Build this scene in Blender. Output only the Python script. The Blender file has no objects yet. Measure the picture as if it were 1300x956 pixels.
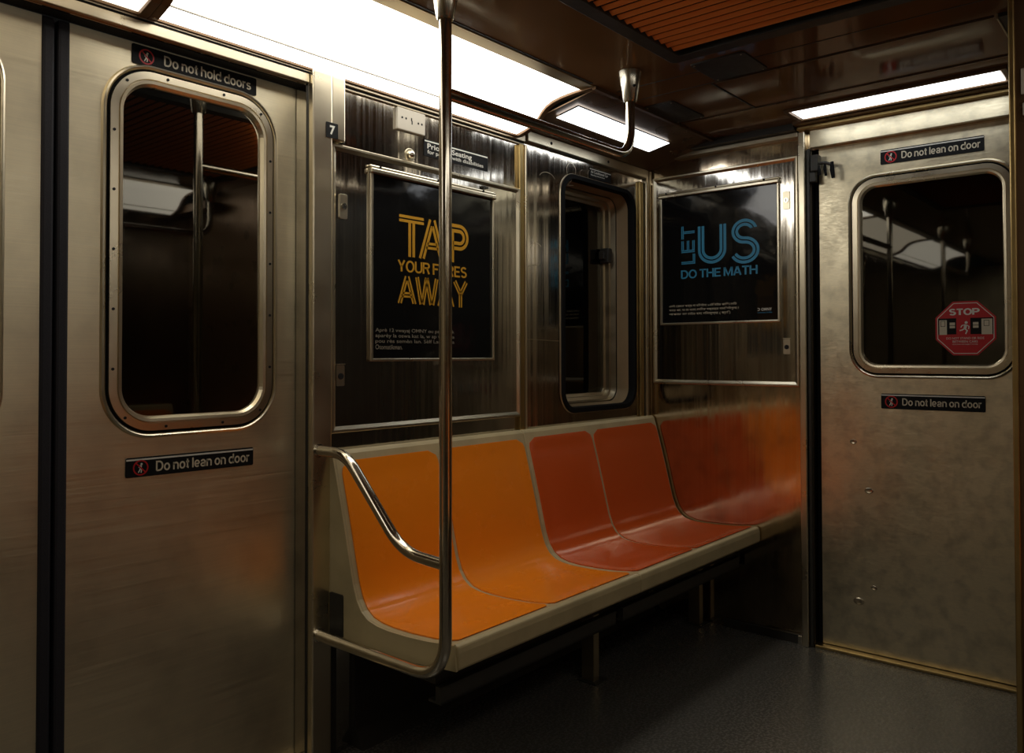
import bpy, bmesh, math, random
from mathutils import Vector, Matrix
from mathutils.geometry import tessellate_polygon

random.seed(7)
sc = bpy.context.scene
COL = sc.collection
PI = math.pi

# ------------------------------------------------------------------ room dimensions (metres)
W = 1.882      # side wall with the bench (y)
E = 3.161      # end wall (x)
CZ = 2.03      # ceiling height
YC = 0.66      # middle of the car
YO = 2 * YC - W
XB = -3.0      # far end behind the photographer

# ------------------------------------------------------------------ materials
def mat(name, base, rough=0.5, metal=0.0, noise=None, bump=None, rvar=0.0, cvar=0.0, coat=0.0, spec=0.5, grime=None):
    m = bpy.data.materials.new(name); m.use_nodes = True
    nt = m.node_tree; N = nt.nodes; L = nt.links
    p = N['Principled BSDF']
    p.inputs['Base Color'].default_value = (*base, 1)
    p.inputs['Roughness'].default_value = rough
    p.inputs['Metallic'].default_value = metal
    p.inputs['Coat Weight'].default_value = coat
    p.inputs['Coat Roughness'].default_value = 0.08
    p.inputs['Specular IOR Level'].default_value = spec
    if noise:
        geo = N.new('ShaderNodeNewGeometry')
        mp = N.new('ShaderNodeMapping'); mp.inputs['Scale'].default_value = noise
        nz = N.new('ShaderNodeTexNoise'); nz.inputs['Scale'].default_value = 1.0; nz.inputs['Detail'].default_value = 4
        L.new(geo.outputs['Position'], mp.inputs['Vector']); L.new(mp.outputs['Vector'], nz.inputs['Vector'])
        if rvar:
            r = N.new('ShaderNodeMapRange'); r.inputs['From Min'].default_value = .3; r.inputs['From Max'].default_value = .7
            r.inputs['To Min'].default_value = max(.02, rough - rvar); r.inputs['To Max'].default_value = rough + rvar
            L.new(nz.outputs['Fac'], r.inputs['Value']); L.new(r.outputs['Result'], p.inputs['Roughness'])
        col_out = None
        if cvar:
            cr = N.new('ShaderNodeMix'); cr.data_type = 'RGBA'
            cr.inputs['A'].default_value = (*[c * (1 - cvar) for c in base], 1)
            cr.inputs['B'].default_value = (*[min(1, c * (1 + cvar)) for c in base], 1)
            L.new(nz.outputs['Fac'], cr.inputs['Factor']); col_out = cr.outputs['Result']
            L.new(col_out, p.inputs['Base Color'])
        if grime:      # (scale, strength): blotchy dirt of its own shape
            g = N.new('ShaderNodeTexNoise'); g.inputs['Scale'].default_value = grime[0]; g.inputs['Detail'].default_value = 8
            L.new(geo.outputs['Position'], g.inputs['Vector'])
            rr = N.new('ShaderNodeMapRange'); rr.inputs['From Min'].default_value = .45; rr.inputs['From Max'].default_value = .72
            rr.inputs['To Min'].default_value = 0; rr.inputs['To Max'].default_value = grime[1]
            L.new(g.outputs['Fac'], rr.inputs['Value'])
            mx = N.new('ShaderNodeMix'); mx.data_type = 'RGBA'
            mx.inputs['A'].default_value = (*base, 1); mx.inputs['B'].default_value = (*[c * .35 for c in base], 1)
            if col_out: L.new(col_out, mx.inputs['A'])
            L.new(rr.outputs['Result'], mx.inputs['Factor']); L.new(mx.outputs['Result'], p.inputs['Base Color'])
        if bump:
            b = N.new('ShaderNodeBump'); b.inputs['Strength'].default_value = bump[0]; b.inputs['Distance'].default_value = bump[1]
            src = nz.outputs['Fac']
            if len(bump) > 2:   # second, broader waviness of the sheet
                mp2 = N.new('ShaderNodeMapping'); mp2.inputs['Scale'].default_value = bump[2]
                n2 = N.new('ShaderNodeTexNoise'); n2.inputs['Scale'].default_value = 1.0; n2.inputs['Detail'].default_value = 1.5
                L.new(geo.outputs['Position'], mp2.inputs['Vector']); L.new(mp2.outputs['Vector'], n2.inputs['Vector'])
                b2 = N.new('ShaderNodeBump'); b2.inputs['Strength'].default_value = 1.0; b2.inputs['Distance'].default_value = bump[3]
                L.new(n2.outputs['Fac'], b2.inputs['Height']); L.new(b2.outputs['Normal'], b.inputs['Normal'])
            L.new(src, b.inputs['Height']); L.new(b.outputs['Normal'], p.inputs['Normal'])
    return m

STEEL = (.52, .46, .345)
M = {}
M['door'] = mat('brushed_door_steel', (.86, .765, .545), .40, 1, (3, 3, 320), (.12, .0012, (2.2, 2.2, 1.3), .012), .05, .10, grime=(9, .25))
M['door_end'] = mat('worn_door_steel', (.86, .765, .545), .38, 1, (3, 60, 240), (.12, .0012, (2.5, 3.5, 1.6), .014), .07, .12, grime=(20, .38))
M['panel'] = mat('streaked_wall_steel', (.60, .56, .49), .12, 1, (150, 150, 1.2), (.12, .0005, (24, 24, .5), .0016), .05, .07, grime=(9, .30))
M['mirror'] = mat('polished_wall_steel', (.68, .56, .40), .13, 1, (120, 120, 1.5), (.12, .0006, (12, 12, 1.5), .0014), .05, .08, grime=(12, .4))
M['frame'] = mat('frame_steel', (.74, .66, .49), .30, 1, (8, 8, 8), (.03, .001), .04, .06)
M['trim'] = mat('dull_trim_steel', (.58, .50, .36), .36, 1, (8, 8, 20), (.1, .001), .05, .10)
M['brass'] = mat('warm_trim_metal', (.50, .36, .15), .35, 1, (20, 20, 20), (.1, .001), .05, .10)
M['pole'] = mat('polished_tube_steel', (.66, .60, .49), .13, 1, (15, 15, 15), (.05, .001), .04, .08)
M['chrome'] = mat('bright_socket_steel', (.75, .70, .58), .2, 1)
M['rubber'] = mat('black_rubber', (.008, .008, .008), .75, spec=.1)
M['rubber_seal'] = mat('door_seal_rubber', (.012, .011, .016), .7, 0, (400, 400, 400), (.4, .001), .1, .3)
M['cream'] = mat('cream_fibreglass', (.52, .42, .225), .42, 0, (12, 12, 12), (.1, .001), .08, .08, grime=(7, .35))
M['seat_yellow'] = mat('amber_seat_plastic', (.97, .265, .009), .26, 0, (9, 9, 9), (.01, .001), .03, .03, coat=.25, spec=.4)
M['seat_red'] = mat('red_orange_seat_plastic', (.66, .095, .010), .24, 0, (9, 9, 9), (.01, .001), .03, .03, coat=.25, spec=.4)
M['ceiling'] = mat('brown_ceiling_laminate', (.20, .112, .050), .10, 0, (4, 4, 4), (.03, .002), .05, .12, spec=.6)
M['housing'] = mat('bronze_housing', (.17, .10, .05), .3, .5, (6, 6, 6), (.05, .001), .05, .1)
M['dark_metal'] = mat('dark_painted_metal', (.030, .027, .021), .45, 0, (40, 40, 40), (.1, .001), .05, .2)
M['slat'] = mat('orange_glow_slat', (.95, .36, .10), .45, .35, (30, 3, 3), (.05, .001), .06, .25)  # orange reflection of the seats on dark louvres, put into the slat colour
M['floor'] = mat('speckled_black_floor', (.095, .087, .072), .26, 0, (120, 120, 120), (.3, .001), .10, .95)
M['plate'] = mat('painted_cover_plate', (.55, .50, .40), .5, 0, (50, 50, 50), (.1, .001), .05, .05)
M['print_black'] = mat('black_sign_vinyl', (.009, .009, .009), .55, spec=.15)
M['print_white'] = mat('white_print', (.75, .73, .64), .5)
M['print_red'] = mat('red_print', (.50, .012, .015), .4)
M['print_gold'] = mat('gold_print', (.72, .36, .015), .5)
M['print_blue'] = mat('blue_print', (.03, .27, .46), .5)
M['print_grey'] = mat('grey_print', (.30, .27, .20), .5)
M['print_cream'] = mat('cream_print', (.62, .55, .40), .5)
M['poster'] = mat('black_poster_under_plastic', (.007, .007, .007), .09, 0, (4, 4, 4), (.5, .004, (3.0, 3.0, 5), .004), .02, .1, spec=.5)
M['liner'] = mat('beige_window_liner', (.30, .21, .11), .5, 0, (20, 20, 20), (.1, .001), .05, .1)
M['dark_hole'] = mat('dark_slot', (.004, .004, .004), .8)
M['concrete'] = mat('dark_tunnel_concrete', (.02, .02, .02), .9, 0, (3, 3, 3), (.3, .01), .05, .3)

def glass_mat():
    m = bpy.data.materials.new('tinted_window_glass'); m.use_nodes = True
    nt = m.node_tree; N = nt.nodes; L = nt.links
    for n in list(N): N.remove(n)
    o = N.new('ShaderNodeOutputMaterial'); mx = N.new('ShaderNodeMixShader')
    t = N.new('ShaderNodeBsdfTransparent'); t.inputs['Color'].default_value = (.35, .35, .33, 1)
    g = N.new('ShaderNodeBsdfGlossy'); g.inputs['Roughness'].default_value = .025; g.inputs['Color'].default_value = (.9, .86, .74, 1)
    f = N.new('ShaderNodeFresnel'); f.inputs['IOR'].default_value = 1.75
    L.new(f.outputs[0], mx.inputs[0]); L.new(t.outputs[0], mx.inputs[1]); L.new(g.outputs[0], mx.inputs[2]); L.new(mx.outputs[0], o.inputs[0])
    return m
M['glass'] = glass_mat()

def emit(name, col, k):
    m = bpy.data.materials.new(name); m.use_nodes = True
    p = m.node_tree.nodes['Principled BSDF']
    p.inputs['Base Color'].default_value = (.7, .7, .68, 1); p.inputs['Roughness'].default_value = .4
    p.inputs['Emission Color'].default_value = (*col, 1); p.inputs['Emission Strength'].default_value = k
    return m
M['lamp'] = emit('lit_diffuser', (1.0, .97, .90), 4.3)
M['lamp_dim'] = emit('fading_diffuser', (1.0, .90, .74), 1.5)
M['lamp_lip'] = emit('lit_lower_lens', (1.0, .97, .92), 4.4)
M['lamp_far'] = emit('lit_diffuser_weaker', (1.0, .95, .86), 2.1)  # set weaker than the near lamps so the seat backs stay darker
M['lamp_end'] = emit('lit_end_tube', (.93, .97, 1.0), 3.4)

# ------------------------------------------------------------------ frames on the walls: local x = right, y = up, z = out into the car
def FR(origin, x, y):
    x = Vector(x); y = Vector(y); z = x.cross(y)
    m = Matrix((x, y, z)).transposed().to_4x4(); m.translation = Vector(origin)
    return m
def SIDE(x=0, z=0, d=0): return FR((x, W - d, z), (1, 0, 0), (0, 0, 1))     # on the bench-side wall
def END(y=0, z=0, d=0): return FR((E - d, y, z), (0, -1, 0), (0, 0, 1))     # on the end wall
def OPP(x=0, z=0, d=0): return FR((x, YO + d, z), (-1, 0, 0), (0, 0, 1))
I4 = Matrix.Identity(4)

# ------------------------------------------------------------------ mesh builder
class MB:
    def __init__(s): s.bm = bmesh.new()
    def face(s, vs):
        try: s.bm.faces.new(vs)
        except ValueError: pass
    def box(s, x0, x1, y0, y1, z0, z1):
        v = [s.bm.verts.new((x, y, z)) for z in (z0, z1) for y in (y0, y1) for x in (x0, x1)]
        for f in ((0, 2, 3, 1), (4, 5, 7, 6), (0, 1, 5, 4), (2, 6, 7, 3), (0, 4, 6, 2), (1, 3, 7, 5)): s.face([v[i] for i in f])
        return s
    def obox(s, mtx, x0, x1, y0, y1, z0, z1):
        n = len(s.bm.verts); s.box(x0, x1, y0, y1, z0, z1); s.bm.verts.ensure_lookup_table()
        for v in list(s.bm.verts)[n:]: v.co = mtx @ v.co
        return s
    def plate(s, outer, holes, z0, z1, sides=True):
        """flat polygon (x,y) with holes, extruded from z0 to z1"""
        loops = [outer] + holes
        pts = [p for l in loops for p in l]
        tris = tessellate_polygon([[Vector((p[0], p[1], 0)) for p in l] for l in loops])
        top = [s.bm.verts.new((p[0], p[1], z1)) for p in pts]
        bot = [s.bm.verts.new((p[0], p[1], z0)) for p in pts] if z0 != z1 else None
        for t in tris:
            a, b, c = [Vector((*pts[i], 0)) for i in t]
            if (b - a).cross(c - a).z < 0: t = t[::-1]
            s.face([top[i] for i in t])
            if bot: s.face([bot[i] for i in t[::-1]])
        if bot and sides:
            k = 0
            for l in loops:
                n = len(l)
                for i in range(n):
                    j = (i + 1) % n; s.face([top[k + i], top[k + j], bot[k + j], bot[k + i]])
                k += n
        return s
    def ring(s, x0, x1, y0, y1, r, prof, n=10, cap=False):
        """rounded rectangle rings: prof = [(inset, z)...]"""
        prev = None
        for ins, z in prof:
            pts = rrect(x0 + ins, x1 - ins, y0 + ins, y1 - ins, max(r - ins, .003), n)
            cur = [s.bm.verts.new((a, b, z)) for a, b in pts]
            if prev:
                for i in range(len(cur)):
                    j = (i + 1) % len(cur); s.face([prev[i], prev[j], cur[j], cur[i]])
            prev = cur
        if cap: s.face(prev)
        return s
    def tube(s, path, r, n=16, caps=True):
        path = [Vector(p) for p in path]; rings = []
        t0 = (path[1] - path[0]).normalized()
        up = Vector((0, 0, 1)) if abs(t0.z) < .9 else Vector((1, 0, 0))
        u = t0.cross(up).normalized()
        for i, p in enumerate(path):
            if i == 0: t = t0
            elif i == len(path) - 1: t = (p - path[i - 1]).normalized()
            else: t = ((p - path[i - 1]).normalized() + (path[i + 1] - p).normalized()).normalized()
            u = (u - t * u.dot(t)).normalized(); v = t.cross(u)
            rr = r[i] if isinstance(r, (list, tuple)) else r
            rings.append([s.bm.verts.new(p + (u * math.cos(2 * PI * k / n) + v * math.sin(2 * PI * k / n)) * rr) for k in range(n)])
        for a, b in zip(rings, rings[1:]):
            for k in range(n): s.face([a[k], a[(k + 1) % n], b[(k + 1) % n], b[k]])
        if caps: s.face(rings[0][::-1]); s.face(rings[-1])
        return s
    def disc(s, cx, cy, z0, z1, r, n=20, dome=0.0):
        prev = None
        prof = [(r, z0), (r, z1)]
        if dome: prof += [(r * math.cos(a), z1 + dome * math.sin(a)) for a in (.4, .8, 1.2)]
        for rr, z in prof:
            cur = [s.bm.verts.new((cx + rr * math.cos(2 * PI * k / n), cy + rr * math.sin(2 * PI * k / n), z)) for k in range(n)]
            if prev:
                for k in range(n): s.face([prev[k], prev[(k + 1) % n], cur[(k + 1) % n], cur[k]])
            else: s.face(cur[::-1])
            prev = cur
        s.face(prev); return s
    def prism(s, pts, a0, a1, axis):
        """closed polygon extruded along an axis (pts are the other two coordinates in order)"""
        def mk(p, a):
            return {'x': (a, p[0], p[1]), 'y': (p[0], a, p[1]), 'z': (p[0], p[1], a)}[axis]
        A = [s.bm.verts.new(mk(p, a0)) for p in pts]; B = [s.bm.verts.new(mk(p, a1)) for p in pts]
        n = len(pts)
        for i in range(n): s.face([A[i], A[(i + 1) % n], B[(i + 1) % n], B[i]])
        s.face(A[::-1]); s.face(B); return s
    def strip(s, pts, a0, a1, axis='x'):
        def mk(p, a): return (a, p[0], p[1]) if axis == 'x' else (p[0], a, p[1])
        A = [s.bm.verts.new(mk(p, a0)) for p in pts]; B = [s.bm.verts.new(mk(p, a1)) for p in pts]
        for i in range(len(pts) - 1): s.face([A[i], A[i + 1], B[i + 1], B[i]])
        return s
    def build(s, name, m, parent=None, mtx=None, bevel=0.0, smooth=False, recalc=True):
        if recalc: bmesh.ops.recalc_face_normals(s.bm, faces=s.bm.faces)
        me = bpy.data.meshes.new(name); s.bm.to_mesh(me); s.bm.free()
        o = bpy.data.objects.new(name, me); COL.objects.link(o)
        me.materials.append(m if not isinstance(m, str) else M[m])
        if smooth:
            for p in me.polygons: p.use_smooth = True
            me.set_sharp_from_angle(angle=math.radians(40))
        if parent is not None: o.parent = parent
        if mtx is not None: o.matrix_local = mtx
        if bevel:
            b = o.modifiers.new('bevel', 'BEVEL'); b.width = bevel; b.segments = 2; b.limit_method = 'ANGLE'; b.angle_limit = math.radians(35)
        return o

def rrect(x0, x1, y0, y1, r, n=10):
    out = []
    for cx, cy, a0 in ((x1 - r, y1 - r, 0), (x0 + r, y1 - r, PI / 2), (x0 + r, y0 + r, PI), (x1 - r, y0 + r, 1.5 * PI)):
        for k in range(n + 1):
            a = a0 + PI / 2 * k / n; out.append((cx + r * math.cos(a), cy + r * math.sin(a)))
    return out
def rect(x0, x1, y0, y1): return [(x0, y0), (x1, y0), (x1, y1), (x0, y1)]

def tag(o, label=None, cat=None, group=None, kind=None):
    if label: o['label'] = label
    if cat: o['category'] = cat
    if group: o['group'] = group
    if kind: o['kind'] = kind
    return o
def thing(name, label, cat, mtx=I4, group=None, kind=None):
    o = bpy.data.objects.new(name, None); COL.objects.link(o)
    o.empty_display_size = .05; o.matrix_world = mtx
    return tag(o, label, cat, group, kind)
def struct(o, label=None, cat=None): return tag(o, label, cat, kind='structure')
def children(o): return [c for c in bpy.data.objects if c.parent == o]
def copy_tree(o, parent=None, mtx=None):
    c = o.copy(); COL.objects.link(c)
    if parent is not None: c.parent = parent
    for ch in children(o): copy_tree(ch, c)
    if mtx is not None: c.matrix_world = mtx
    return c

# ------------------------------------------------------------------ lettering
def text(body, x0, x1, y0, y1, z, m, parent, name='lettering', bold=0.0, rot=0.0, extrude=.0003):
    cu = bpy.data.curves.new('t', 'FONT'); cu.body = body; cu.size = 1; cu.extrude = 0; cu.offset = bold; cu.resolution_u = 4
    o = bpy.data.objects.new('t', cu); COL.objects.link(o)
    dg = bpy.context.evaluated_depsgraph_get(); me = bpy.data.meshes.new_from_object(o.evaluated_get(dg))
    bpy.data.objects.remove(o)
    if rot:
        for v in me.vertices: v.co = (v.co.x * math.cos(rot) - v.co.y * math.sin(rot), v.co.x * math.sin(rot) + v.co.y * math.cos(rot), 0)
    xs = [v.co.x for v in me.vertices]; ys = [v.co.y for v in me.vertices]
    ax, bx, ay, by = min(xs), max(xs), min(ys), max(ys)
    for v in me.vertices:
        v.co = (x0 + (v.co.x - ax) / (bx - ax) * (x1 - x0), y0 + (v.co.y - ay) / (by - ay) * (y1 - y0), z)
    me.materials.clear(); me.materials.append(M[m])
    for p in me.polygons: p.material_index = 0
    o = bpy.data.objects.new(name, me); COL.objects.link(o); o.parent = parent
    return o

def ribbon(mb, pts, off, w, z, closed=False):
    """flat ribbon of width w, centre line shifted sideways by off, mitred joints"""
    P = [Vector((p[0], p[1])) for p in pts]; n = len(P)
    L, R = [], []
    for i in range(n):
        d1 = (P[i] - P[i - 1]).normalized() if i > 0 or closed else None
        d2 = (P[(i + 1) % n] - P[i]).normalized() if i < n - 1 or closed else None
        if d1 is None: d1 = d2
        if d2 is None: d2 = d1
        n1 = Vector((-d1.y, d1.x)); n2 = Vector((-d2.y, d2.x)); b = (n1 + n2)
        b = b / max(b.dot(n1), .35) if b.length > 1e-6 else n1
        L.append(P[i] + b * (off + w / 2)); R.append(P[i] + b * (off - w / 2))
    l = [mb.bm.verts.new((p.x, p.y, z)) for p in L]; r = [mb.bm.verts.new((p.x, p.y, z)) for p in R]
    for i in range(n - 1): mb.face([l[i], l[i + 1], r[i + 1], r[i]])
    return mb
def arc(cx, cy, rx, ry, a0, a1, n=14):
    return [(cx + rx * math.cos(math.radians(a0 + (a1 - a0) * k / n)), cy + ry * math.sin(math.radians(a0 + (a1 - a0) * k / n))) for k in range(n + 1)]

def ell(cx, cy, rx, ry, a0=0, a1=360, n=20): return arc(cx, cy, rx, ry, a0, a1, n)
SW = .20     # stroke weight; x-height 1, capitals 1.38
def glyph(ch):
    h = SW / 2; C = 1.38
    o_ = [ell(.42, .5, .42 - h, .5 - h + .02)]
    G = {
     'o': (.84, o_),
     'n': (.78, [[(h, 0), (h, 1)], [(h, .62)] + ell(.39, .60, .29, .32, 165, 0, 10) + [(.68, 0)]]),
     'h': (.78, [[(h, 0), (h, C)], [(h, .62)] + ell(.39, .60, .29, .32, 165, 0, 10) + [(.68, 0)]]),
     'r': (.50, [[(h, 0), (h, 1)], [(h, .55)] + ell(.45, .55, .35, .36, 165, 85, 6)]),
     'l': (.2, [[(h, 0), (h, C)]]),
     't': (.46, [[(.22, 1.28), (.22, .24)] + ell(.38, .24, .16, .16, 180, 275, 6), [(0, .91), (.45, .91)]]),
     'd': (.84, o_[:1] + [[(.74, 0), (.74, C)]]),
     'e': (.82, [[(.12, .47), (.70, .47)], ell(.41, .5, .31, .42, 0, 315, 20)]),
     'a': (.80, [[(.66, .0), (.66, .66)] + ell(.38, .66, .28, .26, 0, 165, 9), ell(.36, .29, .26, .21, 0, 360, 16), ]),
     's': (.74, [ell(.37, .71, .25, .20, 25, 270, 12) + ell(.37, .29, .27, .22, 90, -155, 12)[1:]]),
     'D': (1.0, [[(h, h), (h, C - h), (.45, C - h)] + ell(.45, C / 2, .45, C / 2 - h, 90, -90, 14)[1:] + [(h * .9, h)]]),
     'O': (1.12, [ell(.56, C / 2, .46, C / 2 - h + .02, 0, 360, 24)]),
     'Y': (.98, [[(.10, C), (.49, .62), (.49, 0)], [(.88, C), (.49, .62)]]),
     'U': (.98, [[(h, C), (h, .45)] + ell(.49, .45, .39, .37, 180, 360, 12)[1:] + [(.88, C)]]),
     'R': (1.0, [[(h, 0), (h, C - h), (.55, C - h)] + ell(.55, 1.0, .31, .28, 90, -90, 10)[1:] + [(h, .72)], [(.58, .72), (.86, 0)]]),
     'P': (.94, [[(h, 0), (h, C - h), (.52, C - h)] + ell(.52, .96, .32, .32, 90, -90, 10)[1:] + [(h, .64)]]),
     'F': (.82, [[(h, 0), (h, C - h), (.80, C - h)], [(h, .72), (.72, .72)]]),
     'A': (1.04, [[(.09, 0), (.50, C)], [(.54, C), (.95, 0)], [(.22, .42), (.82, .42)]]),
     'E': (.86, [[(.84, h), (h, h), (h, C - h), (.82, C - h)], [(h, .70), (.76, .70)]]),
     'S': (.94, [ell(.47, 1.0, .33, .29, 25, 270, 14) + ell(.47, .40, .35, .31, 90, -155, 14)[1:]]),
     'H': (.98, [[(h, 0), (h, C)], [(.88, 0), (.88, C)], [(h, .72), (.88, .72)]]),
     'T': (.90, [[(0, C - h), (.90, C - h)], [(.45, C - h), (.45, 0)]]),
     'M': (1.18, [[(h, 0), (h, C)], [(.14, C), (.59, .12), (1.04, C)], [(1.08, C), (1.08, 0)]]),
    }
    return G[ch]
def grotesk(body, x0, x1, y0, y1, z, m, parent, name='lettering', sw=SW, gap=.10, space=.34, wmul=1.0):
    mb = MB(); x = 0; pieces = []
    for ch in body:
        if ch == ' ': x += space; continue
        w, st = glyph(ch)
        for p in st: pieces.append([(a + x, b) for a, b in p])
        x += w + gap
    x -= gap
    for p in pieces: ribbon(mb, p, 0, sw, 0)
    ys = [v.co.y for v in mb.bm.verts]; a, b = min(ys), max(ys)
    for v in mb.bm.verts: v.co = (x0 + v.co.x / x * (x1 - x0), y0 + (v.co.y - a) / (b - a) * (y1 - y0), z)
    return mb.build(name, m, parent, recalc=False)

def pictogram(parent, cx, cy, r, z):
    mb = MB()
    pts = arc(cx, cy, r, r, 0, 360, 28); ribbon(mb, pts, 0, r * .2, z + .0002)
    ribbon(mb, [(cx - r * .68, cy + r * .68), (cx + r * .68, cy - r * .68)], 0, r * .18, z + .0004)
    o = mb.build('prohibition_ring', 'print_red', parent); o['label'] = 'red ring with a slash'
    f = MB()
    f.disc(cx + r * .12, cy + r * .5, z, z + .0002, r * .15, 12)
    ribbon(f, [(cx + r * .02, cy + r * .36), (cx - r * .02, cy - r * .12)], 0, r * .3, z + .0001)
    ribbon(f, [(cx - r * .02, cy - r * .1), (cx + r * .12, cy - r * .38), (cx + r * .06, cy - r * .72)], 0, r * .15, z + .0001)
    ribbon(f, [(cx - r * .05, cy - r * .1), (cx - r * .18, cy - r * .42), (cx - r * .32, cy - r * .68)], 0, r * .15, z + .0001)
    ribbon(f, [(cx + r * .02, cy + r * .28), (cx - r * .3, cy + r * .02)], 0, r * .12, z + .0001)
    f.build('pictogram_figure', 'print_white', parent)

def strip_sign(frame, w, h, words, label, stripe=True, tx=(.215, .965), ty=(.20, .74), tilt=0.0):
    t = thing('door_sign', label, 'sign', frame @ Matrix.Rotation(tilt, 4, 'Z'))
    MB().plate(rrect(-w / 2, w / 2, -h / 2, h / 2, .004, 3), [], 0, .0015).build('sign_board', 'print_black', t)
    if stripe:
        MB().plate(rect(-w / 2 + .001, w / 2 - .001, h / 2 - .0075, h / 2 - .0035), [], .0017, .0019).build('stripe', 'print_white', t)
    pictogram(t, -w / 2 + w * .105, -h * .03, h * .36, .0017)
    grotesk(words, -w / 2 + w * tx[0], -w / 2 + w * tx[1], -h / 2 + h * ty[0], -h / 2 + h * ty[1], .0019, 'print_cream', t, sw=.215)
    return t

# ================================================================== THE SETTING
# floor
o = MB().box(XB, E + .3, YO - .05, W + .1, -.06, 0).build('floor', 'floor'); struct(o)
# ceiling: flat middle, sloped shoulders
c = MB(); c.box(XB, E, .66 * 2 - 1.525, 1.525, CZ, CZ + .05)
o = c.build('ceiling', 'ceiling'); struct(o); ceil = o
g = MB()   # joints between the ceiling sheets
for x in (2.327, 2.452, 2.80): g.box(x - .002, x + .002, .40, 1.50, CZ - .0012, CZ + .001)
g.box(2.46, 2.80, 1.211, 1.217, CZ - .003, CZ + .001)
g.box(XB, 2.2, 1.512, 1.524, CZ - .002, CZ + .001)
g.build('ceiling_joint', 'dark_metal', ceil)
g = MB(); g.box(2.456, 2.460, .40, 1.2, CZ - .004, CZ); g.box(2.80, 2.806, .41, 1.52, CZ - .004, CZ)
g.build('ceiling_bead', 'housing', ceil)
# sloped shoulder beyond the big lights, on the bench side, and the plain shoulder over the doors behind
hole = (2.29, 2.925, 1.637, 1.733)
SL = FR((0, 1.525, CZ), (1, 0, 0), (0, 1 / math.hypot(1, .2), -.2 / math.hypot(1, .2)))   # local z points up-ish
k = math.hypot(1, .2)
s_in = ((hole[2] - 1.525) * k, (hole[3] - 1.525) * k)
o = MB().plate(rect(2.245, E, 0, (1.87 - 1.525) * k), [rect(hole[0], hole[1], *s_in)], 0, -.004).build('trim_1', 'housing', mtx=SL); struct(o)
MB().plate(rrect(hole[0] - .012, hole[1] + .012, s_in[0] - .010, s_in[1] + .010, .01, 4), [rrect(hole[0] + .002, hole[1] - .002, s_in[0] + .002, s_in[1] - .002, .006, 4)], 0, .005).build('bezel', 'housing', o, bevel=.001)
MB().box(2.225, 3.12, 1.518, 1.532, CZ - .012, CZ + .002).build('edge_bead', 'housing', o, mtx=SL.inverted())
# side wall: continuous backing split round the door opening, window opening and panels
DL, DR, DT = .078, 1.336, 1.885       # door opening
wl = MB()
wl.plate([(DR, 0), (E, 0), (E, 1.98), (XB, 1.98), (XB, 0), (DL, 0), (DL, DT), (DR, DT)],
         [rrect(2.512, 3.054, .905, 1.845, .085, 12)], -.045, 0)
wall_left = struct(wl.build('wall_left', 'panel', mtx=SIDE()))
# end wall
we = MB()
DY0, DY1 = 1.140, -.02     # end door opening (y): partly hidden behind the cab partition
we.plate([(-W, 0), (-DY0, 0), (-DY0, 1.93), (-DY1, 1.93), (-DY1, 0), (-YO, 0), (-YO, CZ), (-W, CZ)], [], -.05, 0)
wall_end = struct(we.build('wall_front', 'mirror', mtx=END()))
# opposite wall and the wall behind the photographer
o = MB().box(XB, E, YO - .05, YO, 0, 1.98).build('wall_right', 'panel'); struct(o)
o = MB().box(XB - .05, XB, YO - .05, W + .05, 0, CZ).build('wall_back', 'door'); struct(o)
o = MB().box(2.245, E, YO, 2 * YC - 1.525, CZ - .10, CZ - .06).build('trim_2', 'housing'); struct(o)
# tunnel outside
o = MB().box(XB, E + 1.5, W + 1.0, W + 1.1, -.5, 2.8).build('wall_tunnel', 'concrete'); struct(o)
o = MB().box(E + 1.2, E + 1.3, YO - .3, W + 1.0, -.5, 2.8).build('wall_beyond', 'concrete'); struct(o)

# crown rails -----------------------------------------------------
o = MB().box(2.292, 3.13, .025, .064, 0, .020).build('trim_3', 'frame', mtx=SIDE(0, 1.892, 0), bevel=.003); struct(o)
for x in (2.43, 2.82): MB().disc(x, .044, .02, .0215, .006, 12).build('screw', 'dark_hole', o)
o = MB().box(1.458, 2.285, .008, .014, 0, .008).box(1.458, 2.285, .020, .045, 0, .012).build('trim_4', 'trim', mtx=SIDE(0, 1.893, 0), bevel=.002); struct(o)
MB().box(1.458, 2.285, .014, .020, 0, .005).build('shadow_gap', 'dark_hole', o)
# header over the sliding doors: bright rail and the dark track above it
o = MB().box(-.9, 1.338, 0, .026, -.006, .012).build('trim_5', 'frame', mtx=SIDE(0, 1.888, 0), bevel=.002); struct(o)
MB().box(-.9, 1.345, .027, .030, -.04, .012).build('track_line', 'dark_hole', o)
MB().box(-.9, 1.345, .030, .034, -.04, .014).build('track_rail', 'trim', o)
MB().box(-.9, 1.345, .034, .060, -.04, .010).build('track_cover', 'dark_metal', o)
MB().box(-.9, 1.338, -.004, .030, -.0475, -.007).build('track_recess_shade', 'dark_hole', o)  # solid black box standing in for the shade behind the header rail
# header / crown over end wall
o = MB().plate(rect(-1.86, -1.185, 1.985, 2.005), [], 0, .03).build('trim_6', 'trim', mtx=END(), bevel=.003); struct(o)
MB().box(-1.86, -1.185, 2.005, CZ, 0, .07).build('shadow_gap', 'dark_metal', o)
o = MB().plate(rect(-1.182, .1, 2.004, 2.018), [], 0, .05).build('trim_7', 'brass', mtx=END(), bevel=.003); struct(o)
MB().box(-1.182, .1, 2.018, CZ, 0, .09).build('shadow_gap', 'housing', o)
o = MB().box(-1.140, .1, 1.934, 2.004, 0, .022).build('trim_8', 'door_end', mtx=END(), bevel=.003); struct(o)
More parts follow.
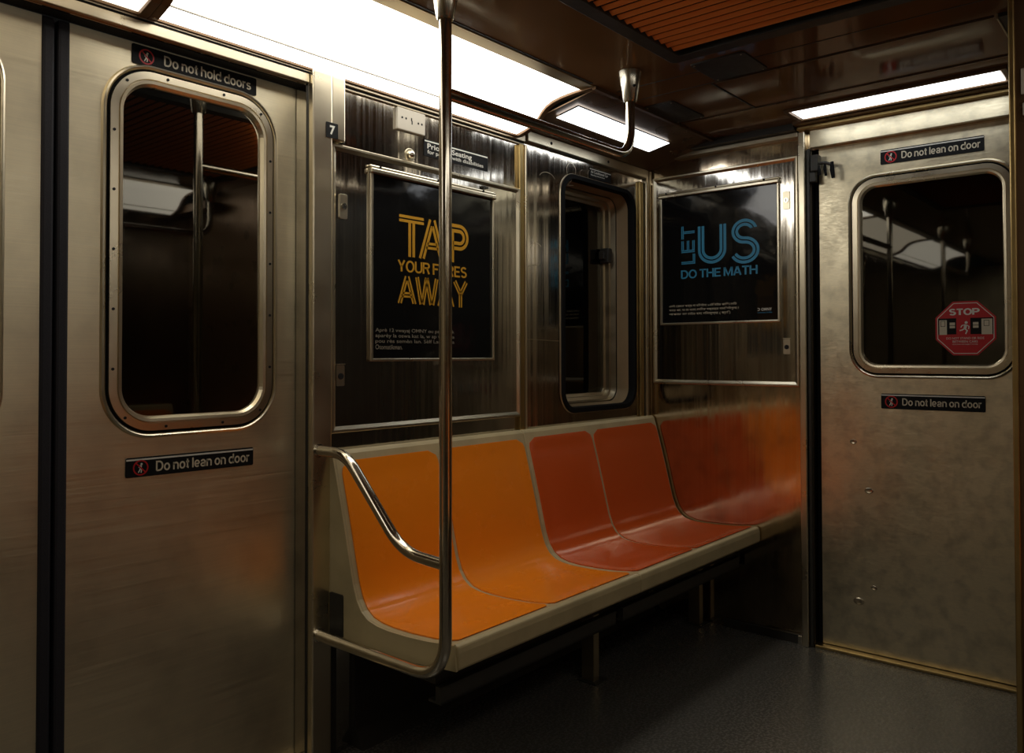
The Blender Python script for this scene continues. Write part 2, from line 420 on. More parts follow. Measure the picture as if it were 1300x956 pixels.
# post between the doors and the bench
o = MB().box(1.340, 1.405, 0, 1.935, 0, .028).box(1.405, 1.452, 1.742, 1.935, 0, .026).build('trim_9', 'frame', mtx=SIDE(), bevel=.004); struct(o)
MB().box(1.456, 1.460, 1.742, 1.93, 0, .012).build('shadow_gap', 'dark_hole', o)
MB().box(1.404, 1.440, 0, .86, 0, .004).build('lower_skirt', 'dark_metal', o)
MB().box(1.407, 1.411, .90, 1.74, 0, .010).build('shadow_gap', 'dark_hole', o)
# mullion between advert panel and window bay
o = MB().box(2.250, 2.274, .86, 1.90, 0, .014).build('trim_10', 'brass', mtx=SIDE(), bevel=.002); struct(o)
MB().box(2.276, 2.284, .86, 1.90, 0, .020).build('bead', 'frame', o, bevel=.002)
MB().box(2.286, 2.291, .86, 1.90, 0, .008).build('shadow_gap', 'dark_hole', o)
# corner trim
o = MB().box(3.085, 3.112, .86, 1.90, 0, .012).build('trim_11', 'brass', mtx=SIDE(), bevel=.003); struct(o)
MB().box(3.114, 3.120, .86, 1.90, 0, .006).build('shadow_gap', 'dark_hole', o)
MB().box(3.121, 3.135, .86, 1.90, 0, .022).build('bead', 'frame', o, bevel=.003)
MB().box(3.137, 3.158, .0, 1.96, 0, .012).build('angle', 'trim', o, bevel=.002)
# vertical post and dark jamb beside the end door
o = MB().box(-1.184, -1.157, 0, 2.004, 0, .030).build('trim_12', 'frame', mtx=END(), bevel=.004); struct(o)
MB().box(-1.155, -1.143, 0, 1.934, -.03, .018).build('jamb', 'dark_metal', o, bevel=.002)
# door sill and floor strip
o = MB().box(E - .012, E + .05, .1, 1.14, 0, .012).build('trim_13', 'brass', bevel=.003); struct(o)
o = MB().box(E - .012, E, 1.19, 1.52, .0, .034).build('baseboard_front', 'dark_metal', bevel=.002); struct(o)
MB().box(E - .016, E - .010, 1.20, 1.34, .034, .038).build('bead', 'chrome', o)
MB().box(E - .02, E - .012, 1.186, 1.204, .0, .034).build('bracket', 'chrome', o, bevel=.002)
# dark floor coving under the bench
o = MB().prism([(W, 0), (W, .30), (W - .012, .30), (W - .014, .05), (W - .05, 0)], 1.5, E - .02, 'x').build('baseboard_left', 'dark_metal'); struct(o)

# ================================================================== DOORS
def window_ring(parent, x0, x1, y0, y1, r, zb, gx=.047, screws=None, glass_z=None):
    """pressed lip, black gasket, screwed flat frame, inner bevel, pane"""
    lip = MB().ring(x0 - .006, x1 + .006, y0 - .006, y1 + .006, r + .006, [(0, zb), (.003, zb + .007), (.007, zb + .009), (.011, zb + .006), (.013, zb - .002)], 14)
    lip.build('window_lip', 'frame', parent, smooth=True)
    MB().ring(x0, x1, y0, y1, r, [(.006, zb - .001), (.010, zb + .002), (.014, zb - .001)], 14).build('gasket', 'rubber', parent, smooth=True)
    f = MB().ring(x0, x1, y0, y1, r, [(.012, zb - .002), (.0125, zb + .008), (.030, zb + .009), (.031, zb + .005), (.033, zb + .005), (.034, zb + .010),
                                      (.041, zb + .009), (gx - .001, zb - .001), (gx + .001, zb - .008)], 14)
    fr = f.build('window_frame', 'frame', parent)
    if screws:
        for (a, b) in screws: MB().disc(a, b, zb + .008, zb + .0102, .0035, 10).build('screw', 'dark_hole', fr)
    MB().ring(x0, x1, y0, y1, r, [(gx - .004, zb - .006)], 14, cap=True).build('window_pane', 'glass', parent)

def sliding_leaf(name, mirror, label):
    t = thing(name, label, 'door', SIDE(.707, 0, -.048), kind='structure')
    sgn = -1 if mirror else 1
    def X(v): return sgn * v
    def span(a, b): a, b = X(a), X(b); return (min(a, b), max(a, b))
    wx0, wx1 = span(.104, .562); wz0, wz1 = .938, 1.830
    ox0, ox1 = span(.029, .632)
    MB().plate(rect(ox0, ox1, .02, 1.882), [rrect(wx0 + .002, wx1 - .002, wz0 + .002, wz1 - .002, .115, 14)], -.03, 0).build('leaf', 'door', t)
    scr = []
    cx = (wx0 + wx1) / 2
    for z in (1.10, 1.24, 1.38, 1.52, 1.66): scr += [(wx0 + .021, z), (wx1 - .021, z)]
    for x in (cx - .08, cx + .07): scr += [(x, wz0 + .021), (x, wz1 - .021)]
    for sx in (wx0 + .05, wx1 - .05): scr += [(sx, wz0 + .047), (sx, wz1 - .047)]
    window_ring(t, wx0, wx1, wz0, wz1, .117, 0, screws=scr)
    sx0, sx1 = span(.003, .029)
    MB().box(sx0, sx1, .02, 1.882, -.03, .006).build('rubber_edge', 'rubber_seal', t, bevel=.006)
    return t
sliding_leaf('door_1', False, 'right sliding door leaf of brushed steel with a tall rounded window')
sliding_leaf('door_2', True, 'left sliding door leaf of brushed steel, cut by the left edge')
# dark pocket beside the leaf
o = MB().box(1.338, 1.345, .0, 1.90, -.07, .006).build('trim_14', 'dark_metal', mtx=SIDE()); struct(o)
o = MB().box(.05, 1.338, 0, .018, -.06, .0).build('trim_15', 'trim', mtx=SIDE()); struct(o)

# end door
d3 = thing('door_3', 'worn steel end door with a rounded window and dented lower half', 'door', END(0, 0, -.022), kind='structure')
MB().plate(rect(-1.120, .01, .015, 1.93), [rrect(-1.004, -.462, 1.051, 1.801, .10, 14)], -.035, 0).build('leaf', 'door_end', d3)
window_ring(d3, -1.006, -.455, 1.049, 1.803, .10, 0, gx=.045)
rb = MB().box(-1.139, -1.121, .015, 1.93, -.03, -.006).build('rubber_edge', 'rubber', d3, bevel=.003)
# dents in the leaf: shallow pressed craters
dn = MB()
for (a, b, r) in ((-1.00, .80, .013), (-.945, .62, .016), (-.985, .20, .02), (-.93, .26, .012)):
    n = 16; prev = None
    for rr, z in ((r, .0004), (r * .8, .0022), (r * .45, .0010), (r * .12, .0004)):
        cur = [dn.bm.verts.new((a + rr * math.cos(2 * PI * i / n), b + .7 * rr * math.sin(2 * PI * i / n), z)) for i in range(n)]
        if prev:
            for i in range(n): dn.face([prev[i], prev[(i + 1) % n], cur[(i + 1) % n], cur[i]])
        prev = cur
    dn.face(prev)
dn.build('dent', 'trim', d3, smooth=True)
# latch with rubber fingers at the top of the end door
t = thing('door_catch', 'black door catch with three hanging fingers at the top corner of the end door', 'door catch', END(-0, 0, 0))
MB().box(-1.136, -1.106, 1.84, 1.905, -.006, .030).box(-1.142, -1.118, 1.80, 1.842, .0, .024).build('bracket', 'dark_metal', t, bevel=.004)
MB().tube([(-1.12, 1.872, .02), (-1.08, 1.868, .022), (-1.055, 1.858, .022)], .006, 10).build('arm', 'dark_metal', t, smooth=True)
for (a, b0, b1, r) in ((-1.106, 1.862, 1.824, .007), (-1.082, 1.866, 1.818, .0065), (-1.055, 1.868, 1.806, .009)):
    MB().tube([(a, b0, .022), (a + .001, (b0 + b1) / 2, .024), (a + .004, b1, .022)], [r * .7, r, r * .7], 10).build('finger', 'rubber', t, smooth=True)

# window bay ------------------------------------------------------
w1 = thing('window_1', 'small deep rounded window in the side wall above the bench', 'window', SIDE(0, 0, 0), kind='structure')
wx0, wx1, wz0, wz1 = 2.509, 3.056, .901, 1.850
MB().ring(wx0, wx1, wz0, wz1, .09, [(-.0015, 0), (-.0005, .004), (.001, .004)], 14).build('window_bead', 'trim', w1, smooth=True)
MB().ring(wx0, wx1, wz0, wz1, .09, [(.000, .003), (.004, .011), (.020, .011), (.024, .004), (.024, -.02)], 14).build('gasket', 'rubber', w1, smooth=True)
MB().ring(wx0, wx1, wz0, wz1, .09, [(.023, -.01), (.025, -.060), (.030, -.075)], 14).build('window_liner', 'liner', w1, smooth=True)
MB().ring(wx0, wx1, wz0, wz1, .09, [(.022, -.072), (.026, -.070), (.028, -.082)], 14).build('inner_gasket', 'rubber', w1, smooth=True)
MB().ring(wx0, wx1, wz0, wz1, .09, [(.028, -.080), (.034, -.078), (.040, -.100), (.052, -.102), (.054, -.12), (.066, -.122), (.068, -.135)], 14).build('sash_frame', 'trim', w1, smooth=True)
MB().ring(wx0, wx1, wz0, wz1, .09, [(.064, -.126)], 14, cap=True).build('window_pane', 'glass', w1)
la = MB().box(2.962, 2.996, 1.535, 1.60, -.122, -.078).build('latch', 'dark_metal', w1, bevel=.004)
MB().box(2.948, 2.966, 1.55, 1.585, -.118, -.09).build('latch_tongue', 'dark_metal', la, bevel=.003)

# scratches cut into the steel over the window
def scratch(parent, frame, lines, w=.0016):
    s = MB()
    for l in lines: ribbon(s, l, 0, w, .0006)
    return s.build('scratch', 'frame', parent, mtx=frame)
scratch(wall_left, I4, [arc(2.43, 1.80, .05, .028, 20, 160, 10), arc(2.585, 1.862, .03, .03, -30, 190, 12) + [(2.56, 1.83)], [(2.61, 1.845), (2.56, 1.80), (2.60, 1.805)],
                        arc(2.665, 1.86, .022, .018, 40, 200, 8), arc(2.72, 1.865, .022, .022, 60, 230, 8), [(2.30, 1.19), (2.50, 1.185)], [(2.78, 1.90), (2.755, 1.875)],
                        [(2.30, 1.46), (2.38, 1.47)], arc(2.36, 1.53, .035, .02, 30, 170, 8)])

# ================================================================== ADVERT PANELS
def hinged_panel(frame, w, h, poster_box, label, locks, hinge_right=False):
    t = thing('advert_panel', label, 'wall panel', frame)
    MB().box(.018, w - .018, .018, h - .018, 0, .008).build('panel_face', 'panel', t)
    b = .020
    fr = MB()
    for (x0, x1, y0, y1, c0, c1) in ((0, w, h - b, h, (0, h), (w, h)),):
        pass
    # mitred frame with a bevelled inner slope
    outer = rect(0, w, 0, h)
    def loop(d, z): return [fr.bm.verts.new((x, y, z)) for x, y in rect(d, w - d, d, h - d)]
    prev = None
    for d, z in ((0, 0), (0.001, .010), (.004, .015), (.010, .015), (b, .009), (b, .004)):
        cur = loop(d, z)
        if prev:
            for i in range(4): fr.face([prev[i], prev[(i + 1) % 4], cur[(i + 1) % 4], cur[i]])
        prev = cur
    fr.build('panel_frame', 'frame', t)
    for (lx, ly, plate) in locks:
        if plate:
            lp = MB().plate(rrect(lx - .014, lx + .014, ly - .036, ly + .036, .005, 4), [], .008, .012).build('lock_plate', 'frame', t, bevel=.001)
            MB().disc(lx, ly, .012, .0155, .0095, 16).build('lock_barrel', 'chrome', lp)
            MB().box(lx - .0015, lx + .0015, ly - .006, ly + .006, .0155, .0165).build('keyhole', 'dark_hole', lp)
        else:
            lp = MB().plate(rrect(lx - .014, lx + .014, ly - .030, ly + .030, .004, 4), [], .008, .0095).build('lock_plate', 'trim', t)
            MB().disc(lx, ly - .002, .0095, .012, .009, 16).build('lock_barrel', 'dark_hole', lp)
            MB().box(lx - .015, lx + .015, ly + .031, ly + .034, .008, .012).build('edge_strip', 'frame', lp)
    # poster frame: side strips, bottom strip and a rolled clamp along the top
    x0, x1, y0, y1 = poster_box
    pf = MB()
    pf.box(x0, x0 + .011, y0, y1, .008, .018); pf.box(x1 - .009, x1, y0, y1, .008, .018); pf.box(x0, x1, y0, y0 + .009, .008, .017)
    pf.build('poster_rail', 'frame', t, bevel=.002)
    tc = MB().box(x0 - .004, x1 + .004, y1 - .004, y1 + .006, .008, .020).box(x0 - .003, x1 + .003, y1 - .020, y1 - .004, .010, .026).build('poster_clamp', 'frame', t, bevel=.004)
    for sx in (x0 + .035, (x0 + x1) / 2, x1 - .06): MB().disc(sx, y1 + .001, .018, .0225, .004, 10).build('screw', 'dark_hole', tc)
    return t

p1 = hinged_panel(SIDE(1.411, .908), 2.254 - 1.411, 1.738 - .908, (1.552 - 1.411, 2.106 - 1.411, 1.113 - .908, 1.693 - .908),
                  'hinged steel panel left of the small window, holding the gold lettered poster', [(.046, .652, True), (.038, .165, False)])
p2 = hinged_panel(END(1.848, 1.003), 1.848 - 1.189, 1.918 - 1.003, (1.848 - 1.808, 1.848 - 1.266, 1.262 - 1.003, 1.838 - 1.003),
                  'hinged steel panel on the end wall, holding the blue lettered poster', [(.610, .742, True), (.606, .160, False)])
# hooks at the right of the first poster's clamp
MB().box(.635, .665, .800, .806, .008, .016).box(.640, .650, .795, .806, .008, .020).build('hook', 'dark_metal', p1, bevel=.001)

# posters ---------------------------------------------------------
t = thing('poster', 'black poster with gold lettering behind the grab pole, on the side wall', 'poster', SIDE(0, 0, .009))
MB().box(1.562, 2.099, 1.119, 1.676, 0, .0015).build('poster_sheet', 'poster', t)
z = .0022
gl = MB()
ws = .0125; g_ = .0085
def dbl(mb, pts, w=ws, off=g_): ribbon(mb, pts, off, w, z); ribbon(mb, pts, -off, w, z)
# TAP
for zz in (1.5625, 1.5490): ribbon(gl, [(1.670, zz), (1.774, zz)], 0, .0088, z)
for xx in (1.7135, 1.7305): ribbon(gl, [(xx, 1.5445), (xx, 1.438)], 0, .0112, z)
for s_ in (1, -1):
    ax = 1.8115
    ribbon(gl, [(ax - s_ * .0095, 1.566), (ax - s_ * .0545, 1.438)], 0, .0102, z)
    ribbon(gl, [(ax - s_ * .0015, 1.545), (ax - s_ * .0385, 1.438)], 0, .0102, z)
ribbon(gl, [(1.790, 1.488), (1.833, 1.488)], 0, .0085, z); ribbon(gl, [(1.784, 1.474), (1.839, 1.474)], 0, .0085, z)
ribbon(gl, [(1.888, 1.438), (1.888, 1.5605), (1.9375, 1.5605)] + arc(1.9375, 1.523, .0375, .0375, 90, -90, 14)[1:] + [(1.906, 1.4855)], 0, .0115, z)
ribbon(gl, [(1.905, 1.438), (1.905, 1.543), (1.9375, 1.543)] + arc(1.9375, 1.523, .020, .020, 90, -90, 10)[1:] + [(1.906, 1.503)], 0, .0115, z)
# AWAY
def aa(cx, hw, y0, y1, w, gap, bar):
    for s_ in (1, -1):
        ribbon(gl, [(cx + s_ * .0062, y1), (cx + s_ * hw, y0)], 0, w, z)
        ribbon(gl, [(cx + s_ * .001, y1 - .014), (cx + s_ * (hw - gap), y0)], 0, w, z)
    ribbon(gl, [(cx - hw * .62, bar), (cx + hw * .62, bar)], 0, w, z); ribbon(gl, [(cx - hw * .72, bar - gap), (cx + hw * .72, bar - gap)], 0, w, z)
aa(1.703, .036, 1.292, 1.377, .0065, .0105, 1.324)
for (a, b) in (((1.745, 1.377), (1.763, 1.292)), ((1.787, 1.377), (1.769, 1.292)), ((1.787, 1.377), (1.806, 1.292)), ((1.831, 1.377), (1.812, 1.292))):
    for o_ in (-.005, .005): ribbon(gl, [a, b], o_, .0062, z)
aa(1.873, .036, 1.291, 1.376, .0065, .0105, 1.324)
for (a, b) in (((1.914, 1.376), (1.9415, 1.333)), ((1.969, 1.376), (1.9415, 1.333)), ((1.9415, 1.335), (1.9415, 1.290))):
    for o_ in (-.005, .005): ribbon(gl, [a, b], o_, .0062, z)
o = gl.build('headline', 'print_gold', t, recalc=False); o['label'] = 'gold double-line capitals'
grotesk('YOUR FARES', 1.664, 1.972, 1.389, 1.427, z, 'print_gold', t, sw=.23, gap=.08, space=.30)
for i, l in enumerate(('Apr\u00e8 12 vwayaj OMNY ou peye avek', 'apar\u00e8y la oswa kat la, w ap vwaye a', 'pou r\u00e8s sem\u00e8n lan. S\u00e8lf Lank de a', 'Otomatikman.')):
    y1 = 1.213 - i * .0165
    text(l, 1.576, 1.912 if i < 3 else 1.684, y1 - .0145, y1, z, 'print_grey', t, name='small_print', bold=.006)

t = thing('poster', 'black poster with blue lettering on the end wall beside the end door', 'poster', END(0, 0, .009))
MB().box(-1.797, -1.275, 1.271, 1.821, 0, .0015).build('poster_sheet', 'poster', t)
bl = MB()
# LET, turned to read upwards
def tri(pts, w, offs):
    for o_ in offs: ribbon(bl, pts, o_, w, z)
lx0, lx1 = -1.704, -1.640
LW, LO = .0048, (.0034, -.0034)
tri([(lx0, 1.5285), (lx1 - .004, 1.5285), (lx1 - .004, 1.566)], LW, LO)             # L
tri([(lx0, 1.5785), (lx1, 1.5785)], LW, LO)                                        # E
for xx in (lx0 + .006, (lx0 + lx1) / 2, lx1 - .006): tri([(xx, 1.585), (xx, 1.624)], LW, LO)
tri([(lx0 + .006, 1.632), (lx0 + .006, 1.688)], LW, LO)                            # T
tri([(lx0 + .012, 1.660), (lx1, 1.660)], LW, LO)
# U and S: three parallel lines
offs = (.0115, 0, -.0115)
u = [(-1.610, 1.680), (-1.610, 1.577)] + arc(-1.560, 1.577, .050, .045, 180, 360, 18)[1:] + [(-1.510, 1.680)]
for o_ in (.0088, -.0088): ribbon(bl, u, o_, .0125, z)
s = arc(-1.415, 1.6365, .040, .033, 25, 270, 18)[:] ; s2 = arc(-1.415, 1.562, .046, .0415, 90, -160, 18)
s = [(-1.3755, 1.652)] + arc(-1.415, 1.640, .042, .0365, 20, 270, 18) + arc(-1.415, 1.562, .050, .0415, 90, -155, 18)[1:]
for o_ in (.0085, -.0085): ribbon(bl, s, o_, .0120, z)
o = bl.build('headline', 'print_blue', t, recalc=False); o['label'] = 'blue multi-line capitals'
grotesk('DO THE MATH', -1.706, -1.360, 1.458, 1.498, z, 'print_blue', t, sw=.23, gap=.08, space=.30)
for i, (l, xr) in enumerate((('\u098f\u0995\u0987 OMNY \u0995\u09be\u09b0\u09cd\u09a1 \u09ac\u09be \u09a1\u09bf\u09ad\u09be\u0987\u09b8\u09c7 \u09e7\u09e8\u099f\u09bf \u09b0\u09be\u0987\u09a1 \u09aa\u09b0\u09bf\u09b6\u09cb\u09a7\u09bf\u09a4', -1.451),
                             ('\u0995\u09b0\u09be\u09b0 \u09aa\u09b0, \u09b8\u09cb\u09ae \u09a5\u09c7\u0995\u09c7 \u09b0\u09ac\u09bf\u09ac\u09be\u09b0 \u09b8\u09aa\u09cd\u09a4\u09be\u09b9\u09c7\u09b0 \u09ac\u09be\u0995\u09bf \u09a6\u09bf\u09a8\u0997\u09c1\u09b2\u09cb', -1.441),
                             ('\u0986\u09aa\u09a8\u09be\u09b0 \u09b8\u09ac \u09b0\u09be\u0987\u09a1 \u09b9\u09ac\u09c7 \u09ac\u09bf\u09a8\u09be\u09ae\u09c2\u09b2\u09cd\u09af\u09c7 ( \u09ab\u09cd\u09b0\u09bf )', -1.479))):
    y1 = 1.350 - i * .0175
    text(l, -1.765, xr, y1 - .0145, y1, z, 'print_cream', t, name='small_print', bold=.004)
text('OMNY', -1.345, -1.301, 1.309, 1.3205, z, 'print_white', t, name='logo_lettering', bold=.015)
lg = MB(); ribbon(lg, [(-1.361, 1.319)] + arc(-1.3565, 1.3148, .0045, .0045, 90, -90, 8) + [(-1.361, 1.3105)], 0, .0022, z); lg.build('logo_mark', 'print_white', t, recalc=False)
text('omny.info', -1.361, -1.300, 1.298, 1.305, z, 'print_blue', t, name='small_print')

# ================================================================== SIGNS
strip_sign(SIDE(1.0415, 1.8545, -.047), .334, .047, 'Do not hold doors', 'black strip sign reading Do not hold doors, above the left door window', stripe=False, tx=(.235, .95), ty=(.24, .80))
strip_sign(SIDE(1.0345, .864, -.047), .337, .047, 'Do not lean on door', 'black strip sign reading Do not lean on door, below the left door window', tilt=-.008)
strip_sign(END(.722, 1.864, -.0215), .340, .054, 'Do not lean on door', 'black strip sign reading Do not lean on door, above the end door window', ty=(.24, .74), tilt=-.006)
strip_sign(END(.728, .958, -.0215), .340, .056, 'Do not lean on door', 'black strip sign reading Do not lean on door, below the end door window', ty=(.24, .72))

t = thing('number_sign', 'small black square with a white number 7 on the steel post', 'sign', SIDE(1.4025, 1.7655, .0285))
MB().plate(rrect(-.0205, .0205, -.0215, .0215, .002, 3), [], 0, .0012).build('sign_board', 'print_black', t)
text('7', -.0085, .0095, -.0125, .0135, .0016, 'print_white', t, bold=.035)
t = thing('priority_sign', 'black priority seating sign behind the pole, above the first poster', 'sign', SIDE(1.936, 1.7985, .0008))
MB().box(-.152, .152, -.027, .027, 0, .0015).build('sign_board', 'print_black', t)
MB().box(-.150, .150, .0195, .0235, .0016, .002).build('stripe', 'print_white', t)
text('Priority Seating', -.138, .070, -.007, .015, .002, 'print_white', t, bold=.012)
text('for people with disabilities', -.138, .128, -.022, -.006, .002, 'print_white', t, name='small_print', bold=.006)
t = thing('sticker', 'tiny black sticker on the steel just above the small window', 'sticker', SIDE(2.7875, 1.876, .0008))
MB().box(-.079, .079, -.021, .021, 0, .0012).build('sticker_sheet', 'print_black', t)
MB().box(-.077, .077, .0145, .0175, .0013, .0016).build('stripe', 'print_white', t)
text('Air Conditioned Car', -.070, .055, 0.000, .011, .0016, 'print_white', t, bold=.01)
text('Please keep windows closed', -.070, .030, -.012, -.004, .0016, 'print_white', t, name='small_print', bold=.006)

# stop decal on the end door glass
t = thing('stop_decal', 'red octagonal STOP decal stuck on the end door window', 'sticker', END(.618, 1.222, -.0245))
R = .097; cr = .04
def octo(rx, ry, c): return [(rx, -c), (rx, c), (c, ry), (-c, ry), (-rx, c), (-rx, -c), (-c, -ry), (c, -ry)]
MB().plate(octo(.0945, .095, .0385), [], -.0005, .0008).build('decal_sheet', 'print_red', t)
wl_ = MB(); ribbon(wl_, octo(.0875, .088, .036) + [octo(.0875, .088, .036)[0]], 0, .0022, .0012); wl_.build('outline', 'print_white', t, recalc=False)
grotesk('STOP', -.050, .044, .046, .070, .0013, 'print_white', t, sw=.30)
for b_ in ((-.086, -.028, -.021, .036), (.016, .086, -.021, .036)): MB().box(*b_, .0009, .0011).build('car_silhouette', 'print_black', t)
for b_ in ((-.082, -.058, -.022, .030), (.050, .083, -.022, .032)): MB().box(*b_, .0012, .0013).build('car_front', 'print_cream', t)
for b_ in ((-.049, -.032, .001, .0095), (-.049, -.032, .0115, .021), (.024, .041, .001, .0095), (.024, .041, .0115, .021)): MB().box(*b_, .0012, .0013).build('car_seat_print', 'print_cream', t)
for x0, x1 in ((-.078, -.063), (.057, .074)):
    MB().plate(rect(x0, x1, .007, .027), [rect(x0 + .0015, x1 - .0015, .0085, .0255)], .0014, .0015).build('car_window', 'print_black', t)
rf = MB(); rf.disc(.003, .020, .0012, .0014, .0048, 12)
ribbon(rf, [(.002, .013), (-.001, -.001)], 0, .009, .0013); ribbon(rf, [(.004, .012), (.012, .006), (.010, -.003)], 0, .003, .0013)
ribbon(rf, [(.001, .013), (-.010, .010), (-.014, .003)], 0, .003, .0013)
ribbon(rf, [(-.002, -.001), (.006, -.008), (.001, -.020)], 0, .0042, .0013); ribbon(rf, [(-.002, -.001), (-.010, -.006), (-.018, -.008)], 0, .0042, .0013)
rf.build('pictogram_figure', 'print_white', t, recalc=False)
text('DO NOT STAND OR RIDE', -.060, .058, -.0385, -.031, .0013, 'print_white', t, name='small_print')
text('BETWEEN CARS', -.040, .038, -.0505, -.0425, .0013, 'print_white', t, name='small_print')
text('VIOLATORS ARE SUBJECT TO FINE', -.042, .038, -.0590, -.0545, .0013, 'print_white', t, name='small_print')

# cover plate with slots and a domed bolt above the first poster
t = thing('cover_plate', 'pale slotted cover plate above the priority seating sign', 'cover plate', SIDE(1.7215, 1.865, .0))
MB().box(-.058, .058, -.034, .034, 0, .012).build('plate', 'plate', t, bevel=.002)
for a in (-.040, -.024, .028, .043): MB().disc(a, .004 if a < 0 else -.001, .012, .0125, .0035, 10).build('vent_hole', 'dark_hole', t)
MB().box(-.003, .001, .0, .010, .012, .0126).box(-.001, .003, -.010, .002, .012, .0126).build('slot', 'dark_hole', t)
t = thing('dome_bolt', 'shiny domed bolt on the steel under the slotted plate', 'bolt', SIDE(1.7235, 1.762, 0))
MB().disc(0, 0, 0, .003, .020, 24).build('washer', 'frame', t, bevel=.001)
MB().disc(0, 0, .003, .008, .0125, 24, dome=.010).build('bolt_head', 'chrome', t, smooth=True)

# ================================================================== BENCH UNITS
# profile of the seat (y from wall = W - y, z): front lip -> pan -> back -> top
PROF = [(1.372, .434), (1.40, .431), (1.46, .423), (1.54, .418), (1.61, .417), (1.655, .420), (1.690, .428), (1.716, .444), (1.736, .470), (1.752, .510),
        (1.765, .560), (1.785, .640), (1.806, .720), (1.828, .800), (1.843, .852)]
def seat_unit(name, label, x0, widths, m, end_left):
    t = thing(name, label, 'seat', Matrix.Translation((x0, 0, 0)), group=None)
    w = sum(widths)
    # cream shell
    prof = [(1.362, .372), (1.358, .38), (1.358, .415), (1.362, .430)] + PROF + [(1.852, .862), (1.868, .862), (1.8765, .855)]
    back = [(1.8765, .372)]
    sh = MB().prism([(a, b) for a, b in prof + back], 0, w, 'x')
    sh.build('seat_shell', 'cream', t, bevel=.004)
    # orange pans: one sheet per seat, dished and with rounded corners
    S = [0]
    for a, b in zip(PROF, PROF[1:]): S.append(S[-1] + math.hypot(b[0] - a[0], b[1] - a[1]))
    T = S[-1]
    def at(s):
        s = max(0, min(T, s))
        for i in range(len(S) - 1):
            if s <= S[i + 1] + 1e-9:
                k_ = (s - S[i]) / (S[i + 1] - S[i])
                p = Vector((PROF[i][0] + (PROF[i + 1][0] - PROF[i][0]) * k_, PROF[i][1] + (PROF[i + 1][1] - PROF[i][1]) * k_))
                def tn(j):
                    j0 = max(0, j - 1); j1 = min(len(PROF) - 1, j + 1); v = Vector(PROF[j1]) - Vector(PROF[j0]); return v.normalized()
                tv = tn(i).lerp(tn(i + 1), k_).normalized()
                return p, Vector((-tv.y, tv.x))   # normal: up / towards the room
    cx = 0
    for wi, ww in enumerate(widths):
        a0 = cx + (.016 if wi == 0 else .008); a1 = cx + ww - (.013 if wi == len(widths) - 1 else .008)
        cx += ww
        nu, ns = 22, 46; s0, s1 = .012, T - .020; r = .035
        mb = MB(); rows = []
        for j in range(ns + 1):
            s = s0 + (s1 - s0) * j / ns
            ins = 0
            if s > s1 - r: q = (s - (s1 - r)) / r; ins = r * (1 - math.sqrt(max(0, 1 - q * q)))
            if s < s0 + .012: q = (s0 + .012 - s) / .012; ins = .012 * (1 - math.sqrt(max(0, 1 - q * q)))
            row = []
            for i in range(nu + 1):
                u_ = i / nu; x = a0 + ins + (a1 - a0 - 2 * ins) * u_
                p, n_ = at(s)
                v = (s - s0) / (s1 - s0)
                edge = min(1, min(u_, 1 - u_) * (a1 - a0) / .05) ; edge = edge * edge * (3 - 2 * edge)
                edge2 = min(1, min(v, 1 - v) * (s1 - s0) / .05); edge2 = edge2 * edge2 * (3 - 2 * edge2)
                h = .0035 - .0028 * edge * edge2 + .0012 * math.sin(PI * u_) * 0
                q = p + n_ * h
                row.append(mb.bm.verts.new((x, q.x, q.y)))
            rows.append(row)
        for j in range(ns):
            for i in range(nu): mb.face([rows[j][i], rows[j][i + 1], rows[j + 1][i + 1], rows[j + 1][i]])
        # turned-down rim
        rim = [rows[0][i] for i in range(nu + 1)] + [rows[j][nu] for j in range(1, ns + 1)] + [rows[ns][i] for i in range(nu - 1, -1, -1)] + [rows[j][0] for j in range(ns - 1, 0, -1)]
        low = [mb.bm.verts.new((v.co.x, v.co.y + .004, v.co.z - .004)) for v in rim]
        for i in range(len(rim)): mb.face([rim[i], low[i], low[(i + 1) % len(rim)], rim[(i + 1) % len(rim)]])
        mb.build('seat_pan', m, t, smooth=True)
    # under-structure
    MB().box(.02, w - .02, 1.44, 1.46, .262, .305).box(.02, w - .02, 1.44, 1.485, .262, .268).build('support_rail', 'dark_metal', t)
    MB().box(.02, w - .02, 1.46, 1.87, .31, .372).build('seat_base', 'dark_metal', t)
    for lx in (() if end_left else (.087, .862)):
        lgo = MB().box(lx - .004, lx, 1.60, 1.65, .005, .31).box(lx, lx + .028, 1.60, 1.604, .005, .31).build('leg', 'trim', t)
        MB().box(lx - .02, lx + .05, 1.58, 1.66, 0, .005).build('foot_plate', 'dark_metal', lgo)
    if end_left:
        # cream side cheek running back to the wall, with a dark slot cover
        MB().plate([(1.362, .372)] + [(a, b - .001) for a, b in PROF] + [(1.8765, .861), (1.8765, .348), (1.60, .350)], [], -.006, .0).build('side_cheek', 'cream', t, mtx=FR((0, 0, 0), (0, 1, 0), (0, 0, 1)))
        MB().plate(rrect(1.792, 1.850, .346, .474, .006, 4), [], -.010, -.006).build('slot_cover', 'dark_metal', t, mtx=FR((0, 0, 0), (0, 1, 0), (0, 0, 1)))
    return t
u1 = seat_unit('double_seat', 'amber orange double seat with cream edging, nearest the doors', 1.404, [.396, .434], 'seat_yellow', True)
u2 = seat_unit('double_seat', 'red orange double seat with cream edging, against the end wall', 2.236, [.412, .506], 'seat_red', False)

